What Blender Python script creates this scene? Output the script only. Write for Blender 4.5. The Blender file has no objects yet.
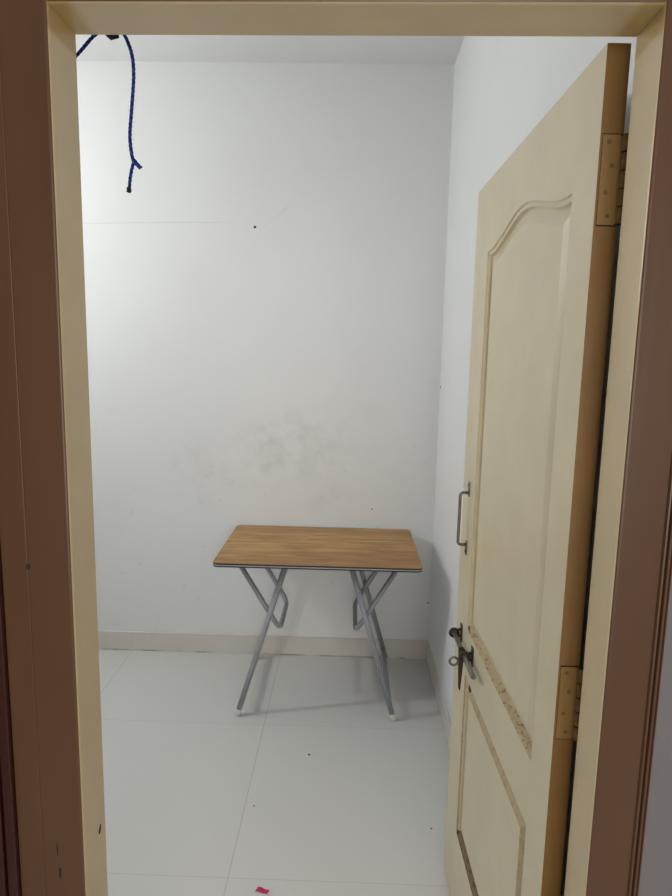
import bpy, bmesh, math, random
from mathutils import Vector, Matrix
from mathutils.geometry import tessellate_polygon
random.seed(7)
S = bpy.context.scene
C = S.collection

# ------------------------------------------------------------------ materials
class NT:
    """small helper round a material's node tree"""
    def __init__(self, name):
        m = bpy.data.materials.new(name); m.use_nodes = True
        self.m = m; self.n = m.node_tree.nodes; self.l = m.node_tree.links
        self.b = self.n['Principled BSDF']
        tc = self.n.new('ShaderNodeTexCoord'); self.obj = tc.outputs['Object']
    def set(self, sock, v):
        if hasattr(v, 'is_output') or isinstance(v, bpy.types.NodeSocket): self.l.new(v, sock)
        else: sock.default_value = v
    def math(self, op, a, b=0.0, c=None, clamp=False):
        n = self.n.new('ShaderNodeMath'); n.operation = op; n.use_clamp = clamp
        self.set(n.inputs[0], a); self.set(n.inputs[1], b)
        if c is not None: self.set(n.inputs[2], c)
        return n.outputs[0]
    def mapping(self, scale=(1, 1, 1), loc=(0, 0, 0)):
        n = self.n.new('ShaderNodeMapping'); self.l.new(self.obj, n.inputs[0])
        n.inputs['Scale'].default_value = scale; n.inputs['Location'].default_value = loc
        return n.outputs[0]
    def noise(self, scale, detail=3, rough=.55, vec=None, dist=0.0):
        n = self.n.new('ShaderNodeTexNoise'); self.l.new(vec if vec is not None else self.obj, n.inputs['Vector'])
        n.inputs['Scale'].default_value = scale; n.inputs['Detail'].default_value = detail
        n.inputs['Roughness'].default_value = rough; n.inputs['Distortion'].default_value = dist
        return n.outputs['Fac']
    def ramp(self, f, stops):
        n = self.n.new('ShaderNodeValToRGB'); self.set(n.inputs[0], f)
        e = n.color_ramp.elements
        while len(e) < len(stops): e.new(.5)
        for k, (p, c) in zip(e, stops):
            k.position = p; k.color = (*c, 1) if len(c) == 3 else c
        return n.outputs[0]
    def step(self, f, lo, hi):
        n = self.n.new('ShaderNodeMapRange'); n.interpolation_type = 'SMOOTHSTEP'
        self.set(n.inputs[0], f); n.inputs[1].default_value = lo; n.inputs[2].default_value = hi
        return n.outputs[0]
    def mix(self, f, a, b):
        n = self.n.new('ShaderNodeMix'); n.data_type = 'RGBA'
        self.set(n.inputs[0], f)
        self.set(n.inputs[6], a if not isinstance(a, tuple) else (*a[:3], 1))
        self.set(n.inputs[7], b if not isinstance(b, tuple) else (*b[:3], 1))
        return n.outputs[2]
    def xyz(self):
        n = self.n.new('ShaderNodeSeparateXYZ'); self.l.new(self.obj, n.inputs[0]); return n.outputs
    def bump(self, h, strength=.1, dist=.01):
        n = self.n.new('ShaderNodeBump'); n.inputs['Strength'].default_value = strength
        n.inputs['Distance'].default_value = dist; self.l.new(h, n.inputs['Height'])
        self.l.new(n.outputs[0], self.b.inputs['Normal'])
    def fin(self, col=None, rough=.5, metal=0.0, spec=.5):
        if col is not None: self.set(self.b.inputs['Base Color'], (*col, 1) if isinstance(col, tuple) else col)
        self.set(self.b.inputs['Roughness'], rough); self.set(self.b.inputs['Metallic'], metal)
        self.b.inputs['Specular IOR Level'].default_value = spec
        return self.m

def simple(name, col, rough=.5, metal=0.0, var=.12, scale=30, spec=.5, bump=0.0):
    t = NT(name); f = t.noise(scale, 4)
    a = tuple(c * (1 - var) for c in col); b = tuple(min(1, c * (1 + var)) for c in col)
    c = t.ramp(f, [(.25, a), (.75, b)])
    if bump: t.bump(f, bump, .002)
    return t.fin(c, rough, metal, spec)

WALL = (.865, .87, .86)
def wall_mat(name, back=False, right=False, col=WALL):
    t = NT(name)
    base = t.ramp(t.noise(1.6, 4), [(.3, tuple(c * .965 for c in col)), (.7, col)])
    x, y, z = t.xyz()
    wob = t.noise(5, 4)
    if back:
        # grey rubbed smudges where something used to lean
        for cx, cz, rx, rz, k in ((-.30, 1.12, .42, .30, .75), (-.72, .98, .30, .26, .45), (-.1, .85, .3, .14, .3), (.02, 1.3, .2, .12, .25)):
            dx = t.math('DIVIDE', t.math('SUBTRACT', x, cx), rx); dz = t.math('DIVIDE', t.math('SUBTRACT', z, cz), rz)
            r = t.math('SQRT', t.math('ADD', t.math('MULTIPLY', dx, dx), t.math('MULTIPLY', dz, dz)))
            f = t.math('MULTIPLY', t.step(r, 1.0, .1), t.step(t.noise(10, 5, .65), .36, .78))
            base = t.mix(t.math('MULTIPLY', f, k), base, (.66, .66, .60))
        # hairline plaster crack
        zz = t.math('ABSOLUTE', t.math('SUBTRACT', z, t.math('ADD', t.math('MULTIPLY', x, .025), t.math('ADD', 2.207, t.math('MULTIPLY', wob, .018)))))
        f = t.math('MULTIPLY', t.step(zz, .0035, .001), t.step(x, -.52, -.75))
        base = t.mix(t.math('MULTIPLY', f, .26), base, (.5, .49, .47))
        zz = t.math('ABSOLUTE', t.math('SUBTRACT', z, t.math('ADD', t.math('MULTIPLY', x, .9), t.math('ADD', 2.50, t.math('MULTIPLY', wob, .12)))))
        f = t.math('MULTIPLY', t.step(zz, .004, .001), t.math('MULTIPLY', t.step(x, -.46, -.40), t.step(x, -.27, -.34)))
        base = t.mix(t.math('MULTIPLY', f, .2), base, (.5, .49, .47))
        # little scuffs
        sc = t.math('MULTIPLY', t.step(t.noise(26, 2), .70, .76), t.step(z, 1.7, .9))
        base = t.mix(t.math('MULTIPLY', sc, .2), base, (.55, .54, .5))
    if right:
        sc = t.math('MULTIPLY', t.step(t.noise(17, 3), .68, .75), t.step(z, 1.9, .8))
        base = t.mix(t.math('MULTIPLY', sc, .35), base, (.52, .51, .5))
    t.bump(t.noise(55, 4), .06, .004)
    return t.fin(base, .62, 0, .35)

M = {}
M['wall'] = wall_mat('white_wall_paint')
M['wall_back'] = wall_mat('white_wall_paint_smudged', back=True)
M['wall_right'] = wall_mat('white_wall_paint_scuffed', right=True)
M['ceiling'] = wall_mat('white_ceiling_paint', col=(.84, .845, .835))
M['hall_wall'] = wall_mat('hall_wall_paint', col=(.21, .20, .215))
M['hall_far'] = wall_mat('hall_far_wall_paint', col=(.80, .77, .72))

def floor_mat():
    t = NT('glazed_floor_tiles'); x, y, z = t.xyz()
    def grout(c, off, size):
        q = t.math('DIVIDE', t.math('SUBTRACT', c, off), size)
        fr = t.math('ABSOLUTE', t.math('SUBTRACT', t.math('FRACT', q), .5))      # .5 on the joint
        return t.step(fr, .5 - .0026, .5 - .0010)
    g = t.math('MAXIMUM', grout(x, -.333, .79), t.math('MULTIPLY', grout(y, 1.645, .786), .6))
    cx = t.math('FLOOR', t.math('DIVIDE', t.math('ADD', x, .333), .79)); cy = t.math('FLOOR', t.math('DIVIDE', t.math('SUBTRACT', y, 1.645), .786))
    wn = t.n.new('ShaderNodeTexWhiteNoise'); wn.noise_dimensions = '2D'
    cmb = t.n.new('ShaderNodeCombineXYZ'); t.l.new(cx, cmb.inputs[0]); t.l.new(cy, cmb.inputs[1]); t.l.new(cmb.outputs[0], wn.inputs['Vector'])
    tone = t.math('MULTIPLY_ADD', wn.outputs['Value'], .03, .985)
    a = t.ramp(t.noise(2.4, 4, .5, dist=.4), [(.2, (.690, .684, .655)), (.8, (.697, .693, .666))])
    hs = t.n.new('ShaderNodeHueSaturation'); t.l.new(a, hs.inputs['Color']); t.l.new(tone, hs.inputs['Value'])
    dust = t.step(t.noise(60, 2), .73, .77)
    c = t.mix(t.math('MULTIPLY', dust, .12), hs.outputs[0], (.45, .43, .38))
    c = t.mix(t.math('MULTIPLY', g, .42), c, (.27, .26, .235))
    return t.fin(c, .27, 0, .42)
M['floor'] = floor_mat()

def skirting_mat(axis):
    t = NT('beige_skirting_tile_' + axis); x, y, z = t.xyz()
    q = t.math('DIVIDE', t.math('ADD', x if axis == 'x' else y, .333 if axis == 'x' else -1.645), .79)
    g = t.step(t.math('ABSOLUTE', t.math('SUBTRACT', t.math('FRACT', q), .5)), .4975, .499)
    c = t.ramp(t.noise(5, 5), [(.3, (.70, .665, .60)), (.7, (.745, .71, .645))])
    dirt = t.math('MULTIPLY', t.step(z, .012, .002), t.step(t.noise(7, 3), .45, .6))
    c = t.mix(t.math('MULTIPLY', g, .12), c, (.25, .23, .2))
    c = t.mix(t.math('MULTIPLY', dirt, .6), c, (.16, .13, .10))
    return t.fin(c, .35, 0, .4)
M['skirt_x'] = skirting_mat('x'); M['skirt_y'] = skirting_mat('y')

def cream_mat(name, col, speck=.0, var=.05, rough=.33, wear=0.0, brush=(1, 1, 1), mitre=False):
    t = NT(name); v = t.mapping(brush)
    a = t.ramp(t.noise(6, 4, vec=v), [(.3, tuple(c * (1 - var) for c in col)), (.7, tuple(c * (1 + var) for c in col))])
    x, y, z = t.xyz()
    if wear:
        w = t.step(t.noise(2.2, 5, .6), .50, .72)
        a = t.mix(t.math('MULTIPLY', w, wear), a, (col[0] * .80, col[1] * .66, col[2] * .48))
    if mitre:      # yellowed varnish left unpainted at the top corners
        ax = t.math('ABSOLUTE', t.math('ADD', x, .008))
        k = t.math('MULTIPLY', t.step(z, 1.966, 1.976), t.step(ax, .345, .362))
        a = t.mix(t.math('MULTIPLY', k, .8), a, (.47, .32, .115))
    if speck:
        s = t.step(t.noise(42, 2), .735, .77)
        a = t.mix(t.math('MULTIPLY', s, speck), a, (.10, .05, .02))
    t.bump(t.noise(40, 4, vec=t.mapping((1, 1, .12))), .12, .003)
    return t.fin(a, rough, 0, .5)
CREAM = (.675, .59, .405)
M['cream'] = cream_mat('cream_enamel_door', CREAM, wear=.10)
M['cream_frame'] = cream_mat('cream_enamel_frame', (.625, .505, .32), wear=.30, speck=.15, mitre=True)
M['ochre'] = cream_mat('ochre_varnished_edge', (.215, .110, .029), speck=.7, var=.12, rough=.45)
M['ochre_metal'] = cream_mat('painted_hinge', (.26, .15, .046), speck=.3, var=.12, rough=.4)
M['screw'] = simple('rusty_screw', (.13, .085, .04), .55, .2)
M['dark_gap'] = simple('dark_groove', (.02, .013, .008), .8)
M['bare_wood'] = simple('dark_bare_wood', (.07, .04, .02), .8)

def dirt_mat(name, col, dark, lo, hi):
    t = NT(name)
    f = t.step(t.noise(55, 5, .75), lo, hi)
    g = t.noise(7, 3)
    a = t.ramp(g, [(.3, tuple(c * .9 for c in col)), (.7, col)])
    return t.fin(t.mix(t.math('MULTIPLY', f, .85), a, dark), .5, 0, .4)
M['dirty_groove'] = dirt_mat('grimy_cream_groove', (.52, .41, .245), (.17, .10, .04), .50, .62)
M['dirtier_groove'] = dirt_mat('grimy_dark_groove', (.24, .17, .085), (.10, .06, .03), .46, .62)

M['stained_groove'] = dirt_mat('stained_cream_groove', (.53, .42, .25), (.36, .25, .12), .45, .68)
def brown_mat(name, col, rough=.38):
    t = NT(name)
    a = t.ramp(t.noise(4, 5, vec=t.mapping((1, 1, .25))), [(.3, tuple(c * .86 for c in col)), (.7, tuple(c * 1.12 for c in col))])
    s = t.step(t.noise(30, 2, vec=t.mapping((1, 1, .35))), .75, .78)
    a = t.mix(t.math('MULTIPLY', s, .7), a, (.03, .015, .01))
    t.bump(t.noise(30, 4, vec=t.mapping((1, 1, .1))), .15, .003)
    return t.fin(a, rough, 0, .5)
M['brown'] = brown_mat('brown_enamel', (.122, .058, .029))
M['brown_dark'] = brown_mat('brown_enamel_line', (.075, .04, .026))
M['red_wood'] = brown_mat('dark_red_enamel', (.045, .008, .005))

def wood_mat():
    t = NT('oak_laminate')
    v = t.mapping((1.3, 9, 1))
    g = t.noise(4.2, 6, .62, vec=v, dist=.6)
    a = t.ramp(g, [(.26, (.20, .090, .024)), (.44, (.385, .198, .058)), (.60, (.53, .31, .108)), (.8, (.62, .385, .15))])
    fine = t.noise(6, 5, .7, vec=t.mapping((4, 90, 1)))
    a = t.mix(t.math('MULTIPLY', t.step(fine, .5, .72), .30), a, (.21, .10, .042))
    # broad plank-wide tone bands across the top
    band = t.noise(1.0, 2, .5, vec=t.mapping((.5, 7.5, 1), (3.1, 1.7, 0)))
    a = t.mix(t.math('MULTIPLY', t.step(band, .47, .60), .45), a, (.215, .10, .036))
    return t.fin(a, .42, 0, .4)
M['oak'] = wood_mat()
M['edge_black'] = simple('black_edge_strip', (.012, .012, .013), .4)
M['edge_grey'] = simple('grey_board_core', (.55, .56, .57), .5)
M['grey_tube'] = simple('grey_powder_coat', (.34, .35, .385), .34, .1, .06, 60)
M['white_plastic'] = simple('white_plastic_cap', (.72, .71, .66), .45, 0, .06)
M['steel'] = simple('tarnished_steel', (.22, .205, .175), .40, .75, .25, 40)
M['steel_dark'] = simple('blackened_steel', (.055, .045, .035), .5, .55, .35, 50)
M['rope'] = None
def rope_mat():
    t = NT('twisted_blue_rope')
    x, y, z = t.xyz()
    w = t.n.new('ShaderNodeTexWave'); w.wave_type = 'BANDS'; w.bands_direction = 'DIAGONAL'
    t.l.new(t.obj, w.inputs['Vector']); w.inputs['Scale'].default_value = 55; w.inputs['Distortion'].default_value = 1.0
    c = t.ramp(w.outputs['Fac'], [(.15, (.006, .016, .09)), (.8, (.018, .07, .33))])
    return t.fin(c, .75, 0, .2)
M['rope'] = rope_mat()
M['rope_dark'] = simple('burnt_rope_end', (.006, .007, .02), .8)
M['paper'] = simple('crimson_foil_paper', (.50, .012, .105), .4, 0, .25, 120)
M['grit'] = simple('dark_grit', (.05, .04, .03), .8)
M['chip'] = simple('chipped_paint', (.035, .024, .018), .8)
M['hole'] = simple('dark_hole', (.012, .009, .007), .9)
M['iron'] = simple('black_iron', (.02, .018, .016), .6, .4)

# ------------------------------------------------------------------ mesh helpers
def new(): return bmesh.new()
def box(bm, a, b, mi=0):
    x0, y0, z0 = a; x1, y1, z1 = b
    v = [bm.verts.new(p) for p in ((x0,y0,z0),(x1,y0,z0),(x1,y1,z0),(x0,y1,z0),(x0,y0,z1),(x1,y0,z1),(x1,y1,z1),(x0,y1,z1))]
    fs = []
    for q in ((0,3,2,1),(4,5,6,7),(0,1,5,4),(1,2,6,5),(2,3,7,6),(3,0,4,7)):
        f = bm.faces.new([v[i] for i in q]); f.material_index = mi; fs.append(f)
    return v, fs
def round_path(pts, r, n=6):
    """polyline with its inner corners rounded"""
    P = [Vector(p) for p in pts]; out = [P[0]]
    for i in range(1, len(P) - 1):
        a, b, c = P[i-1], P[i], P[i+1]
        d1 = (a - b); d2 = (c - b); k = min(r, d1.length * .45, d2.length * .45)
        s, e = b + d1.normalized() * k, b + d2.normalized() * k
        for j in range(n + 1):
            t = j / n; out.append(s * (1-t)**2 + b * 2*t*(1-t) + e * t*t)
    out.append(P[-1]); return out
def tube(bm, path, r, seg=14, mi=0, cap=True, taper=None):
    P = [Vector(p) for p in path]; rings = []
    t0 = (P[1] - P[0]).normalized()
    ref = Vector((0, 0, 1)) if abs(t0.z) < .9 else Vector((1, 0, 0))
    nrm = (ref - t0 * ref.dot(t0)).normalized()
    for i, p in enumerate(P):
        if i == 0: t = t0
        elif i == len(P) - 1: t = (P[i] - P[i-1]).normalized()
        else: t = ((P[i+1] - P[i]).normalized() + (P[i] - P[i-1]).normalized()).normalized()
        nrm = (nrm - t * nrm.dot(t)).normalized(); bn = t.cross(nrm)
        rr = r if taper is None else taper[i]
        rings.append([bm.verts.new(p + (nrm * math.cos(k*2*math.pi/seg) + bn * math.sin(k*2*math.pi/seg)) * rr) for k in range(seg)])
    for a, b in zip(rings, rings[1:]):
        for k in range(seg):
            f = bm.faces.new((a[k], a[(k+1) % seg], b[(k+1) % seg], b[k])); f.material_index = mi; f.smooth = True
    if cap:
        f = bm.faces.new(rings[0][::-1]); f.material_index = mi
        f = bm.faces.new(rings[-1]); f.material_index = mi
def torus(bm, c, ax1, ax2, R, r, n=28, seg=10, mi=0):
    c = Vector(c); ax1 = Vector(ax1); ax2 = Vector(ax2); nn = ax1.cross(ax2)
    rings = []
    for i in range(n):
        a = 2*math.pi*i/n; d = ax1*math.cos(a) + ax2*math.sin(a)
        rings.append([bm.verts.new(c + d*(R + r*math.cos(b*2*math.pi/seg)) + nn*r*math.sin(b*2*math.pi/seg)) for b in range(seg)])
    for i in range(n):
        a, b = rings[i], rings[(i+1) % n]
        for k in range(seg):
            f = bm.faces.new((a[k], b[k], b[(k+1) % seg], a[(k+1) % seg])); f.smooth = True; f.material_index = mi
def disc(bm, c, nrm, r, h, n=16, mi=0):
    c = Vector(c); nrm = Vector(nrm).normalized()
    tube(bm, [c, c + nrm*h*.7, c + nrm*h], r, n, mi, True, [r, r, r*.8])
def prism(bm, poly, z0, z1, mi=0):
    """poly (x,y) counter-clockwise extruded up z"""
    a = [bm.verts.new((x, y, z0)) for x, y in poly]; b = [bm.verts.new((x, y, z1)) for x, y in poly]
    fs = [bm.faces.new(a[::-1]), bm.faces.new(b)]
    for i in range(len(poly)):
        j = (i+1) % len(poly); fs.append(bm.faces.new((a[i], a[j], b[j], b[i])))
    for f in fs: f.material_index = mi
    return fs
def obj(name, bm, mats, parent=None, bevel=0.0, smooth=False):
    bmesh.ops.recalc_face_normals(bm, faces=bm.faces)
    me = bpy.data.meshes.new(name); bm.to_mesh(me); bm.free()
    for m in (mats if isinstance(mats, (list, tuple)) else [mats]): me.materials.append(m)
    o = bpy.data.objects.new(name, me); C.objects.link(o)
    if parent: o.parent = parent
    if smooth:
        for p in me.polygons: p.use_smooth = True
    if bevel:
        b = o.modifiers.new('bevel', 'BEVEL'); b.width = bevel; b.segments = 3; b.limit_method = 'ANGLE'; b.angle_limit = math.radians(40)
    return o
def tag(o, label, cat, group=None, kind=None):
    o['label'] = label; o['category'] = cat
    if group: o['group'] = group
    if kind: o['kind'] = kind
    return o
def thing(name, label, cat, loc=(0, 0, 0), rz=0.0, group=None, kind=None):
    o = bpy.data.objects.new(name, None); C.objects.link(o); o.empty_display_size = .1
    o.location = loc; o.rotation_euler = (0, 0, rz)
    return tag(o, label, cat, group, kind)

# ------------------------------------------------------------------ the room
XR, YB, ZC = .448, 3.066, 2.912          # right wall, back wall, ceiling
XL = -2.25                               # left wall (outside the view)
FY, FROT = .906, -.013                   # door stop line and the slight skew of the door wall
def struct(name, a, b, mat, label, cat):
    bm = new(); box(bm, a, b); return tag(obj(name, bm, mat), label, cat, kind='structure')

struct('floor', (-3.2, -1.6, -.08), (2.2, YB + .15, 0), M['floor'], 'pale grey glazed floor tiles in a large square grid with thin dark joints', 'floor')
struct('ceiling', (-3.2, -1.6, ZC), (2.2, YB + .15, ZC + .08), M['ceiling'], 'plain white ceiling, a thin strip seen just under the door head', 'ceiling')
struct('wall_back', (XL - .12, YB, 0), (XR + .12, YB + .12, ZC), M['wall_back'], 'white back wall behind the table with grey smudges and a hairline crack', 'wall')
struct('wall_right', (XR, .955, 0), (XR + .12, YB, ZC), M['wall_right'], 'white right wall of the room behind the open cream door', 'wall')
struct('wall_left', (XL - .12, .955, 0), (XL, YB, ZC), M['wall'], 'white left wall of the room, hidden by the door frame', 'wall')

bm = new()     # back skirting, with the small gap in the corner filled by the right one
box(bm, (XL, YB - .009, 0), (XR - .009, YB, .104))
tag(obj('baseboard_back', bm, M['skirt_x'], bevel=.0015), 'beige tile skirting along the foot of the white back wall', 'baseboard', kind='structure')
bm = new(); box(bm, (XR - .009, .96, 0), (XR, YB, .104))
tag(obj('baseboard_right', bm, M['skirt_y'], bevel=.0015), 'beige tile skirting along the foot of the right wall, running behind the door', 'baseboard', kind='structure')

# door wall: one slab with the opening cut out (skewed a little like the frame)
def skew(o): o.location = (0, FY, 0); o.rotation_euler = (0, 0, FROT); return o
bm = new()
box(bm, (-3.2, -.074, 0), (-.462, .03, ZC)); box(bm, (.449, -.074, 0), (2.2, .03, ZC)); box(bm, (-.462, -.074, 2.066), (.449, .03, ZC))
tag(skew(obj('wall_front', bm, M['hall_wall'])), 'greyish hall side wall in the bottom right corner beside the brown door frame', 'wall', kind='structure')
# the hallway the photo is taken from
struct('wall_hall', (-3.2, -1.72, 0), (2.2, -1.6, ZC), M['hall_far'], 'hallway wall behind the viewpoint', 'wall')
struct('wall_hall_left', (-3.32, -1.6, 0), (-3.2, .85, ZC), M['hall_far'], 'hallway wall far left of the viewpoint', 'wall')
struct('wall_hall_right', (2.2, -1.6, 0), (2.32, .85, ZC), M['hall_far'], 'hallway wall far right of the viewpoint', 'wall')

# small marks drilled into the walls
def hole(parent_name, c, nrm, r):
    bm = new(); disc(bm, c, nrm, r, .002, 12)
    return obj('nail_hole', bm, M['hole'], bpy.data.objects[parent_name])
hole('wall_back', (-.473, YB, 2.18), (0, -1, 0), .0062)
hole('wall_back', (.130, YB, .805), (0, -1, 0), .0035)
hole('wall_back', (.437, YB, .31), (0, -1, 0), .004)
hole('wall_right', (XR, 3.04, 1.434), (-1, 0, 0), .006)

# ------------------------------------------------------------------ door frame (brown outside, cream reveal)
FL, FR, FZ, FD = -.389, .373, 2.0, .079
frame = thing('trim_1', 'door frame with brown front face and cream painted reveal around the opening', 'door frame', (0, FY, 0), FROT, kind='structure')
def jamb(side):
    bm = new(); s = -1 if side == 'l' else 1
    xi = FL if side == 'l' else FR; xo = -.4515 if side == 'l' else .4335
    r = .005
    arc = [(xi + s*(r - r*math.sin(k*math.pi/14)), -FD + r - r*math.cos(k*math.pi/14)) for k in range(8)]
    poly = [(xo, -FD)] + arc + [(xi, 0), (xi + s*.014, 0), (xi + s*.014, .022), (xo, .022)]
    fs = prism(bm, poly, 0.002, FZ + .064)
    bmesh.ops.recalc_face_normals(bm, faces=bm.faces)
    for f in bm.faces:
        n = f.normal
        c = f.calc_center_median()
        f.material_index = 1
        if n.y < -.62 and c.y < -FD + .01: f.material_index = 0
        if c.y > .001 and abs(n.x) > .8 and abs(c.x - xi) < .03: f.material_index = 2
    return obj('jamb', bm, [M['brown'], M['cream_frame'], M['bare_wood'] if side == 'r' else M['cream_frame']], frame)
jl, jr = jamb('l'), jamb('r')
bm = new()
r = .004
poly = [(-FD, FZ + .062), (-FD, FZ + r), (-FD + r*.3, FZ + r*.3), (-FD + r, FZ), (0, FZ), (0, FZ + .014), (.022, FZ + .014), (.022, FZ + .062)]
a = [bm.verts.new((FL + .0002, y, z)) for y, z in poly]; b = [bm.verts.new((FR - .0002, y, z)) for y, z in poly]
bm.faces.new(a); bm.faces.new(b[::-1])
for i in range(len(poly)):
    j = (i+1) % len(poly); bm.faces.new((a[i], b[i], b[j], a[j]))
bmesh.ops.recalc_face_normals(bm, faces=bm.faces)
for f in bm.faces: f.material_index = 0 if (f.normal.y < -.8 and f.calc_center_median().y < -FD + .01) else 1
obj('head', bm, [M['brown'], M['cream_frame']], frame)
# strike hole and paint chips on the left jamb
bm = new(); tube(bm, [(FL - .0022, -.0245, .7945), (FL - .0022, -.0215, .8), (FL - .0022, -.0175, .8065)], .0036, 12, 0, True, [.0036, .0040, .0030])
obj('strike_hole', bm, M['hole'], frame)
for x, z, w, h in ((-.4515, 1.263, .0030, .0048), (-.4300, .812, .0008, .013), (-.4275, .772, .0022, .0095)):
    bm = new()
    ring = [(math.cos(a)*w*random.uniform(.8, 1.2), math.sin(a)*h*random.uniform(.85, 1.15)) for a in [k*math.pi/7 for k in range(14)]]
    f0 = [bm.verts.new((x + p, -FD - .0005 - (.0012 if x < -.4400 else 0), z + q)) for p, q in ring]; f1 = [bm.verts.new((x + p, -FD + .001, z + q)) for p, q in ring]
    bm.faces.new(f0); bm.faces.new(f1[::-1])
    for k in range(14): bm.faces.new((f0[k], f1[k], f1[(k+1) % 14], f0[(k+1) % 14]))
    obj('paint_chip', bm, M['chip'], frame)
# left architrave, set back behind a thin crack
bm = new(); prism(bm, [(-.4900, -FD - .001), (-.4519, -FD - .0006), (-.4519, -.0745), (-.4900, -.0745)], 0.002, 2.11)
box(bm, (-.4900, -FD - .001, 2.0655), (.4475, -.0745, 2.11))
skew(tag(obj('trim_2', bm, M['brown'], bevel=.0015), 'brown architrave strip left of the door frame behind a thin crack', 'trim', kind='structure'))
# right moulding: two beads
bm = new()
prof = [(.4337, -.0745), (.4337, -FD - .001), (.4352, -FD - .004), (.4375, -FD - .0045), (.4385, -FD - .0005), (.4395, -FD - .0005),
        (.4405, -FD - .006), (.4425, -FD - .007), (.4440, -FD - .003), (.4452, -FD - .003), (.4465, -FD - .006), (.4480, -FD - .005), (.4488, -.0745)]
prism(bm, prof, 0.002, 2.065)
skew(tag(obj('trim_3', bm, M['brown'], bevel=.0004), 'brown beaded moulding at the right edge of the door frame', 'trim', kind='structure'))
# dark red boards left of the architrave
bm = new()
box(bm, (-.62, -.105, .002), (-.535, -.0745, 2.11)); box(bm, (-.533, -.092, .002), (-.508, -.0745, 2.11)); box(bm, (-.506, -.088, .002), (-.4905, -.0745, 2.11))
skew(tag(obj('trim_4', bm, M['red_wood'], bevel=.002), 'dark red painted wooden casing at the far left edge beside the brown frame', 'trim', kind='structure'))

# ------------------------------------------------------------------ door leaf (open at a right angle)
LW, LT, LZ0, LZ1 = .780, .033, .008, 2.008
LROT = math.atan(.0228)
door = thing('door_1', 'cream painted wooden door with arched panel standing open into the room', 'door', (.3473, .9346, 0), LROT, kind='structure')
def panel_loop(y0, y1, zb, zt, rise, off, n=40):
    """closed outline (y,z), inset by off; top edge is a low bell arch"""
    a, b = y0 + off, y1 - off
    pts = [(a, zb + off), (b, zb + off)]
    for i in range(n + 1):
        t = i / n; y = b + (a - b) * t
        u = (y - (y0 + y1) / 2) / ((y1 - y0) / 2)
        w = max(0.0, 1 - abs(u) / .93)
        z = zt - off + rise * (w*w*(3 - 2*w))
        pts.append((y, z))
    return pts
PY0, PY1 = .094, .640
UP = (PY0, PY1, .850, 1.833, .046); LO = (PY0, PY1, .243, .722, 0.0)
PROFILE = [(0, 0), (.0020, .0040), (.0052, .0048), (.0070, .0034), (.0100, .0036), (.0125, .0110), (.0150, .0128), (.0400, .0040), (.0415, .0037)]
bm = new()
loops = []
for spec in (UP, LO):
    prev = None
    for k, (off, dep) in enumerate(PROFILE):
        pts = panel_loop(*spec, off)
        ring = [bm.verts.new((dep, y, z)) for y, z in pts]
        if prev:
            n = len(ring)
            for i in range(n):
                j = (i+1) % n
                f = bm.faces.new((prev[i], prev[j], ring[j], ring[i]))
                mi = 0
                if i == 0 and 1 <= k <= 6: mi = 2 if spec is UP else 3
                if spec is LO and 2 <= i < n - 1 and k >= 6: mi = 4
                if spec is LO and i == n - 1 and k >= 7: mi = 4
                if spec is LO and i == 1 and 1 <= k <= 3: mi = 4
                f.material_index = mi
        else: loops.append(ring)
        prev = ring
    tris = tessellate_polygon([[v.co for v in prev]])
    for t in tris: bm.faces.new([prev[i] for i in t])
outer = [bm.verts.new(p) for p in ((0, 0, LZ0), (0, LW, LZ0), (0, LW, LZ1), (0, 0, LZ1))]
allv = outer + loops[0] + loops[1]
for t in tessellate_polygon([[v.co for v in outer], [v.co for v in loops[0]], [v.co for v in loops[1]]]):
    bm.faces.new([allv[i] for i in t])
back = [bm.verts.new((LT, v.co.y, v.co.z)) for v in outer]
bm.faces.new(back)
for i in range(4):
    j = (i+1) % 4; f = bm.faces.new((outer[i], outer[j], back[j], back[i]))
    f.material_index = 1
bmesh.ops.recalc_face_normals(bm, faces=bm.faces)
leaf = obj('leaf', bm, [M['cream'], M['ochre'], M['dirty_groove'], M['dirtier_groove'], M['stained_groove']], door)

# dirt left in the corners of the panel grooves
bm = new()
for y, z, r in ((.588, .708, .010), (.632, .858, .006), (.630, .250, .007)):
    disc(bm, (.0045, y, z), (-1, 0, 0), r, .003, 9)
obj('grime_spot', bm, M['grit'], door)

def hinge(z0, z1, knuckles):
    h = new(); box(h, (.0035, -.0022, z0), (.0285, .001, z1))
    plate = obj('hinge', h, M['ochre_metal'], door, bevel=.0006)
    h = new(); n = knuckles; d = (z1 - z0) / n
    for i in range(n):
        tube(h, [(.0365, -.004, z0 + i*d + .0012), (.0365, -.004, z0 + (i+1)*d - .0012)], .0066, 14)
    box(h, (.028, -.0016, z0 + .002), (.034, .0006, z1 - .002))
    obj('knuckle', h, M['ochre_metal'], plate)
    h = new(); tube(h, [(.0365, -.004, z0), (.0365, -.004, z1)], .0048, 12)
    obj('hinge_pin', h, M['dark_gap'], plate)
    h = new()
    for k, (fy, fx) in enumerate(((.92, .0125), (.66, .0185), (.36, .0125), (.1, .0175))):
        disc(h, (fx, -.0021, z0 + (z1 - z0)*fy), (0, -1, 0), .0031, .0009, 12)
    obj('screw', h, M['screw'], plate)
    h = new(); box(h, (.0032, -.0007, z0 - .0018), (.0315, .001, z1 + .0018))
    obj('hinge_recess', h, M['dark_gap'], plate)
hinge(1.765, 1.888, 5); hinge(.958, 1.083, 5)

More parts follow.
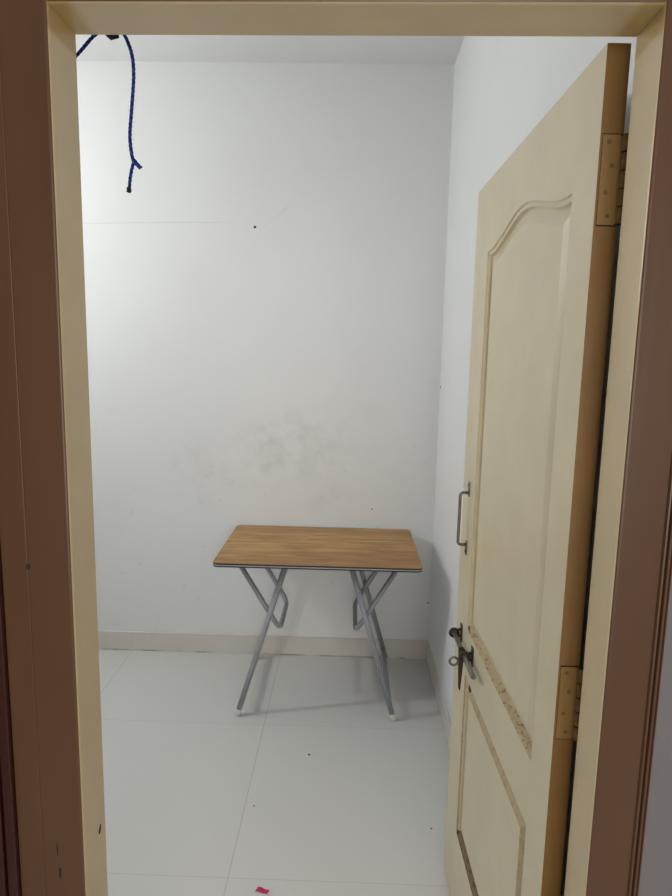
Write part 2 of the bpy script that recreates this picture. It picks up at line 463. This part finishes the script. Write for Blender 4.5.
# D pull handle
hy = .700
h = new(); tube(h, round_path([(-.0005, hy, 1.213), (-.0245, hy, 1.213), (-.0245, hy, 1.068), (-.0005, hy, 1.068)], .010), .0042, 12)
handle = obj('pull_handle', h, M['steel'], door)
h = new()
for z0, z1 in ((1.203, 1.243), (1.040, 1.078)):
    box(h, (-.003, hy - .008, z0), (.0005, hy + .008, z1))
obj('handle_plate', h, M['steel'], handle, bevel=.001)
h = new()
for z in (1.234, 1.049): disc(h, (-.0028, hy, z), (-1, 0, 0), .0036, .0018, 12)
obj('screw', h, M['steel_dark'], handle)

# sliding bolt with two staples and a hanging hasp
bz, bo = .810, -.021
h = new(); tube(h, [(bo, .722, bz), (bo, .462, bz), (bo, .459, bz)], .0066, 16, 0, True, [.0066, .0066, .0055])
bolt = obj('slide_bolt', h, M['steel'], door)
for v in (.705, .565):
    h = new(); box(h, (-.003, v - .011, bz - .024), (.0005, v + .011, bz + .026))
    st = obj('staple_plate', h, M['steel_dark'], bolt, bevel=.001)
    h = new()
    torus(h, (bo, v, bz), (1, 0, 0), (0, 0, 1), .0112, .0040, 28, 10)
    for dz in (-.0085, .0085): tube(h, [(bo + .0075, v, bz + dz), (-.002, v, bz + dz*1.15)], .0036, 10)
    obj('staple', h, M['steel_dark'], st)
    h = new()
    for dz in (-.019, .021): disc(h, (-.0028, v, bz + dz), (-1, 0, 0), .003, .0015, 10)
    obj('screw', h, M['steel'], st)
h = new()     # hasp: a tapering tongue hung from the rod
hv = .590
poly = [(bo - .011, bz + .013), (bo + .001, bz + .013), (bo + .0035, bz - .02), (bo + .002, bz - .06), (bo - .001, bz - .105), (bo - .004, bz - .108), (bo - .0065, bz - .098), (bo - .009, bz - .05)]
a = [h.verts.new((x, hv - .0025, z)) for x, z in poly]; b = [h.verts.new((x, hv + .0025, z)) for x, z in poly]
h.faces.new(a); h.faces.new(b[::-1])
for i in range(len(poly)):
    j = (i+1) % len(poly); h.faces.new((a[i], b[i], b[j], a[j]))
hasp = obj('hasp', h, M['steel_dark'], bolt, bevel=.001)
h = new(); torus(h, (bo - .0215, hv, bz - .026), (1, 0, 0), (0, 0, 1), .0110, .0033)
obj('hasp_eye', h, M['steel'], hasp)
h = new(); tube(h, [(bo, hv - .011, bz), (bo, hv + .011, bz)], .0092, 16)
obj('collar', h, M['steel_dark'], bolt)

# ------------------------------------------------------------------ folding table
TX, TZ = -.1165, .713
tY0, tY1 = 2.442, 3.030
table = thing('folding_table', 'small folding table with oak laminate top and grey crossed tube legs in the corner', 'table', (TX, 2.74, 0))
W2, yF, yB = .4385, tY0 - 2.74, tY1 - 2.74
def rounded_rect(x0, x1, y0, y1, r, n=8):
    pts = []
    for cx, cy, a0 in ((x1 - r, y0 + r, -90), (x1 - r, y1 - r, 0), (x0 + r, y1 - r, 90), (x0 + r, y0 + r, 180)):
        for i in range(n + 1):
            a = math.radians(a0 + 90*i/n); pts.append((cx + r*math.cos(a), cy + r*math.sin(a)))
    return pts
bm = new(); prism(bm, rounded_rect(-W2, W2, yF, yB, .026), TZ - .0018, TZ)
top = obj('tabletop', bm, M['oak'], table, bevel=.001)
bm = new(); prism(bm, rounded_rect(-W2 + .0005, W2 - .0005, yF + .0005, yB - .0005, .026), TZ - .0078, TZ - .0017)
obj('edge_strip', bm, M['edge_black'], top)
bm = new(); prism(bm, rounded_rect(-W2 + .0015, W2 - .0015, yF + .0015, yB - .0015, .025), TZ - .0128, TZ - .0076)
obj('board_core', bm, M['edge_grey'], top)
bm = new(); prism(bm, rounded_rect(-W2 + .0005, W2 - .0005, yF + .0005, yB - .0005, .026), TZ - .0178, TZ - .0126)
obj('edge_strip', bm, M['edge_black'], top)
ZU = TZ - .0178
lyF, lyB = 2.495 - 2.74, 3.004 - 2.74        # leg frame, front and back
byF, byB = 2.578 - 2.74, 2.902 - 2.74        # brace frame
RT = .0122
fx, tx = .345, .139                           # foot and top half spacing
ztop = ZU - RT - .001
for s in (-1, 1):
    tx = .139 if s < 0 else .146
    def legx(z): return fx + (tx - fx) * z / ztop
    for ly in (lyF, lyB):
        bm = new(); tube(bm, [(s*legx(.022), ly, .022), (s*legx(ztop - .002), ly, ztop - .002)], RT, 16)
        leg = obj('leg', bm, M['grey_tube'], table)
        bm = new()
        d = (Vector((s*legx(.05), ly, .05)) - Vector((s*legx(0), ly, 0))).normalized()
        p0 = Vector((s*legx(.004), ly, .004))
        tube(bm, [p0 - d*.001, p0 + d*.004, p0 + d*.026, p0 + d*.029], .014, 18, 0, True, [.0115, .0145, .0142, .0128])
        obj('foot_cap', bm, M['white_plastic'], leg)
        zr = .447
        yy = ly + (.010 if ly == lyF else -.010)
        y2 = byF if ly == lyF else byB
        bm = new(); tube(bm, [(s*legx(zr), ly, zr), (s*legx(zr), y2, zr)], .004, 10)
        obj('pivot_bolt', bm, M['steel'], leg)
    bm = new(); tube(bm, [(s*tx, lyF - .001, ztop), (s*tx, lyB + .001, ztop)], RT, 16)
    obj('top_rail', bm, M['grey_tube'], table)
    zc = .075
    bm = new(); tube(bm, [(s*legx(zc), lyF, zc), (s*legx(zc), lyB, zc)], .0115, 14)
    rail = obj('stretcher', bm, M['grey_tube'], table)
    bm = new()
    for ly in (lyB,): disc(bm, (s*(legx(zc) - RT*.9), ly, zc), (-s, 0, 0), .006, .003, 12)
    obj('rivet', bm, M['steel_dark'], rail)
    # brace: U frame, arms slope inward and downward from the edge of the top
    bx0, bx1, zb = .357, .168, .366
    bm = new()
    tube(bm, round_path([(s*bx0, byF, ztop), (s*bx1, byF, zb), (s*bx1, byB, zb), (s*bx0, byB, ztop)], .055, 10), RT*.92, 16)
    brace = obj('brace_frame', bm, M['grey_tube'], table)
    for by in (byF, byB):
        bm = new(); box(bm, (s*bx0 - .016, by - .016, ztop - .010), (s*bx0 + .016, by + .016, ZU + .0002))
        obj('bracket', bm, M['grey_tube'], brace, bevel=.002)

# ------------------------------------------------------------------ blue rope tied to a nail over the door, room side
ry = 1.000
def rp(x, z, y=ry): return (x, y, z)
rope = thing('rope', 'knotted blue rope hanging from the top left of the doorway', 'rope', rp(-.370, 2.050))
def loc(p): return (p[0] + .370, p[1] - ry, p[2] - 2.050)
def smooth_path(pts, n=8):
    P = [Vector(p) for p in pts]; out = []
    for i in range(len(P) - 1):
        p0 = P[max(i-1, 0)]; p1 = P[i]; p2 = P[i+1]; p3 = P[min(i+2, len(P)-1)]
        for k in range(n):
            t = k / n
            out.append(.5*((2*p1) + (p2 - p0)*t + (2*p0 - 5*p1 + 4*p2 - p3)*t*t + (3*p1 - p0 - 3*p2 + p3)*t**3))
    out.append(P[-1]); return out
def strand(pts, r, name, parent, mat=None):
    """three strands twisted round each other along the path"""
    path = smooth_path([loc(p) for p in pts], 14)
    bm = new(); L = 0
    fr = []; t0 = (path[1] - path[0]).normalized(); ref = Vector((0, 1, 0)); nr = (ref - t0*ref.dot(t0)).normalized()
    for i, p in enumerate(path):
        t = (path[min(i+1, len(path)-1)] - path[max(i-1, 0)]).normalized()
        nr = (nr - t*nr.dot(t)).normalized(); fr.append((p, nr.copy(), t.cross(nr), L))
        if i + 1 < len(path): L += (path[i+1] - p).length
    for s in range(3):
        tube(bm, [p + (n*math.cos(l*330 + s*2.094) + b*math.sin(l*330 + s*2.094)) * r*.48 for p, n, b, l in fr], r*.56, 8)
    return obj(name, bm, mat or M['rope'], parent)
strand([rp(-.365, 2.055), rp(-.3525, 2.043), rp(-.3420, 2.016), rp(-.3398, 1.985), rp(-.3440, 1.940), rp(-.3480, 1.900), rp(-.3460, 1.873), rp(-.3425, 1.861)], .0028, 'hanging_end', rope)
strand([rp(-.3428, 1.862), rp(-.3465, 1.850), rp(-.3495, 1.836), rp(-.3512, 1.821)], .0026, 'tail', rope)
strand([rp(-.3440, 1.865), rp(-.3390, 1.859), rp(-.3325, 1.8525)], .0034, 'knot', rope, M['rope'])
strand([rp(-.3513, 1.823), rp(-.3520, 1.8165)], .0037, 'burnt_tip', rope, M['rope_dark'])
strand([rp(-.365, 2.053), rp(-.3945, 2.044), rp(-.4240, 2.0155), rp(-.470, 1.972), rp(-.560, 1.890)], .0027, 'taut_end', rope)
bm = new()
torus(bm, loc(rp(-.371, 2.0470)), (1, 0, 0), (0, .5, .866), .0075, .0042, 20, 8)
tube(bm, smooth_path([loc(rp(-.379, 2.0415)), loc(rp(-.373, 2.0385)), loc(rp(-.361, 2.0402))], 1), .0045, 12, 0, True, [.0018, .0034, .0020])
obj('nail_knot', bm, M['rope_dark'], rope)
for i, (x, z) in enumerate(((-.371, 2.0485), (-.562, 1.888))):
    bm = new(); tube(bm, [(x, .939, z), (x, 1.012, z + .002)], .0022, 10); disc(bm, (x, 1.011, z + .002), (0, 1, 0), .005, .002, 12)
    n = obj('nail', bm, M['iron'])
    tag(n, ('iron nail above the door head that holds the blue rope knot', 'iron nail left of the opening at the end of the blue rope')[i], 'nail')

# ------------------------------------------------------------------ litter on the floor
bm = new()
base = [(-.021, -.003), (.016, -.013), (.022, -.001), (-.014, .011)]
n = 8
grid = [[None]*(3) for _ in range(n + 1)]
for i in range(n + 1):
    for j in range(3):
        u, v = i/n, j/2
        p = Vector(base[0])*(1-u)*(1-v) + Vector(base[1])*u*(1-v) + Vector(base[2])*u*v + Vector(base[3])*(1-u)*v
        grid[i][j] = bm.verts.new((p.x, p.y, .0012 + .0028*math.sin(u*5.3)**2 + .002*v*(1-u)))
for i in range(n):
    for j in range(2): bm.faces.new((grid[i][j], grid[i+1][j], grid[i+1][j+1], grid[i][j+1]))
o = obj('paper_scrap', bm, M['paper']); o.location = (-.223, 1.604, 0)
sm = o.modifiers.new('thickness', 'SOLIDIFY'); sm.thickness = .0006
tag(o, 'crumpled crimson paper scrap on the floor tiles at the bottom edge', 'litter')
for x, y, r, lab in ((-.126, 2.238, .0040, 'dark speck of grit on the floor just in front of the table'),
                     (-.301, 1.948, .0028, 'dark speck of grit on the floor joint midway to the paper scrap'),
                     (.312, 1.871, .0030, 'dark speck of grit on the floor close to the free edge of the cream door')):
    bm = new(); bmesh.ops.create_icosphere(bm, subdivisions=2, radius=r)
    for v in bm.verts: v.co = Vector((v.co.x*1.2, v.co.y*.9, max(v.co.z*.55, -r*.4) + r*.4)) * random.uniform(.85, 1.15)
    o = obj('grit_speck', bm, M['grit']); o.location = (x, y, 0)
    tag(o, lab, 'grit', 'grit on the floor')

# ------------------------------------------------------------------ light
def point(name, loc, power, col, r):
    d = bpy.data.lights.new(name, 'POINT'); d.energy = power; d.color = col; d.shadow_soft_size = r
    o = bpy.data.objects.new(name, d); C.objects.link(o); o.location = loc; return o
def area(name, loc, rot, sx, sy, power, col):
    d = bpy.data.lights.new(name, 'AREA'); d.shape = 'RECTANGLE'; d.size = sx; d.size_y = sy; d.energy = power; d.color = col
    o = bpy.data.objects.new(name, d); C.objects.link(o); o.location = loc; o.rotation_euler = rot; return o
point('room_bulb', (-2.08, 1.96, 2.22), 31.5, (.965, .99, 1), .012)
area('hall_fill', (.28, -1.55, 1.45), (math.radians(90), 0, 0), 1.2, 1.5, 32.5, (1, .955, .89))  # added soft fill from behind the viewpoint, lifts shade under the table; no real window
w = bpy.data.worlds.new('world'); S.world = w; w.use_nodes = True
w.node_tree.nodes['Background'].inputs[0].default_value = (.5, .55, .6, 1)
w.node_tree.nodes['Background'].inputs[1].default_value = .02

# ------------------------------------------------------------------ camera
f, pitch, roll, yaw, hgt = 613.976, .1462, -.0209, -.0199, 1.5674
cy, sy, cp, sp = math.cos(yaw), math.sin(yaw), math.cos(pitch), math.sin(pitch)
F = Vector((sy*cp, cy*cp, -sp)); R = Vector((cy, -sy, 0)); D = F.cross(R)
R2 = R*math.cos(roll) + D*math.sin(roll); D2 = -R*math.sin(roll) + D*math.cos(roll)
cam = bpy.data.cameras.new('camera'); co = bpy.data.objects.new('camera', cam); C.objects.link(co)
cam.sensor_fit = 'VERTICAL'; cam.sensor_height = 24; cam.lens = f / 896 * 24
cam.clip_start = .02
m = Matrix((R2, -D2, -F)).transposed().to_4x4(); m.translation = Vector((0, 0, hgt)); co.matrix_world = m
S.camera = co
S.view_settings.view_transform = 'Standard'; S.view_settings.look = 'None'
S.view_settings.gamma = 1; S.view_settings.use_curve_mapping = False; S.view_settings.exposure = 0.0
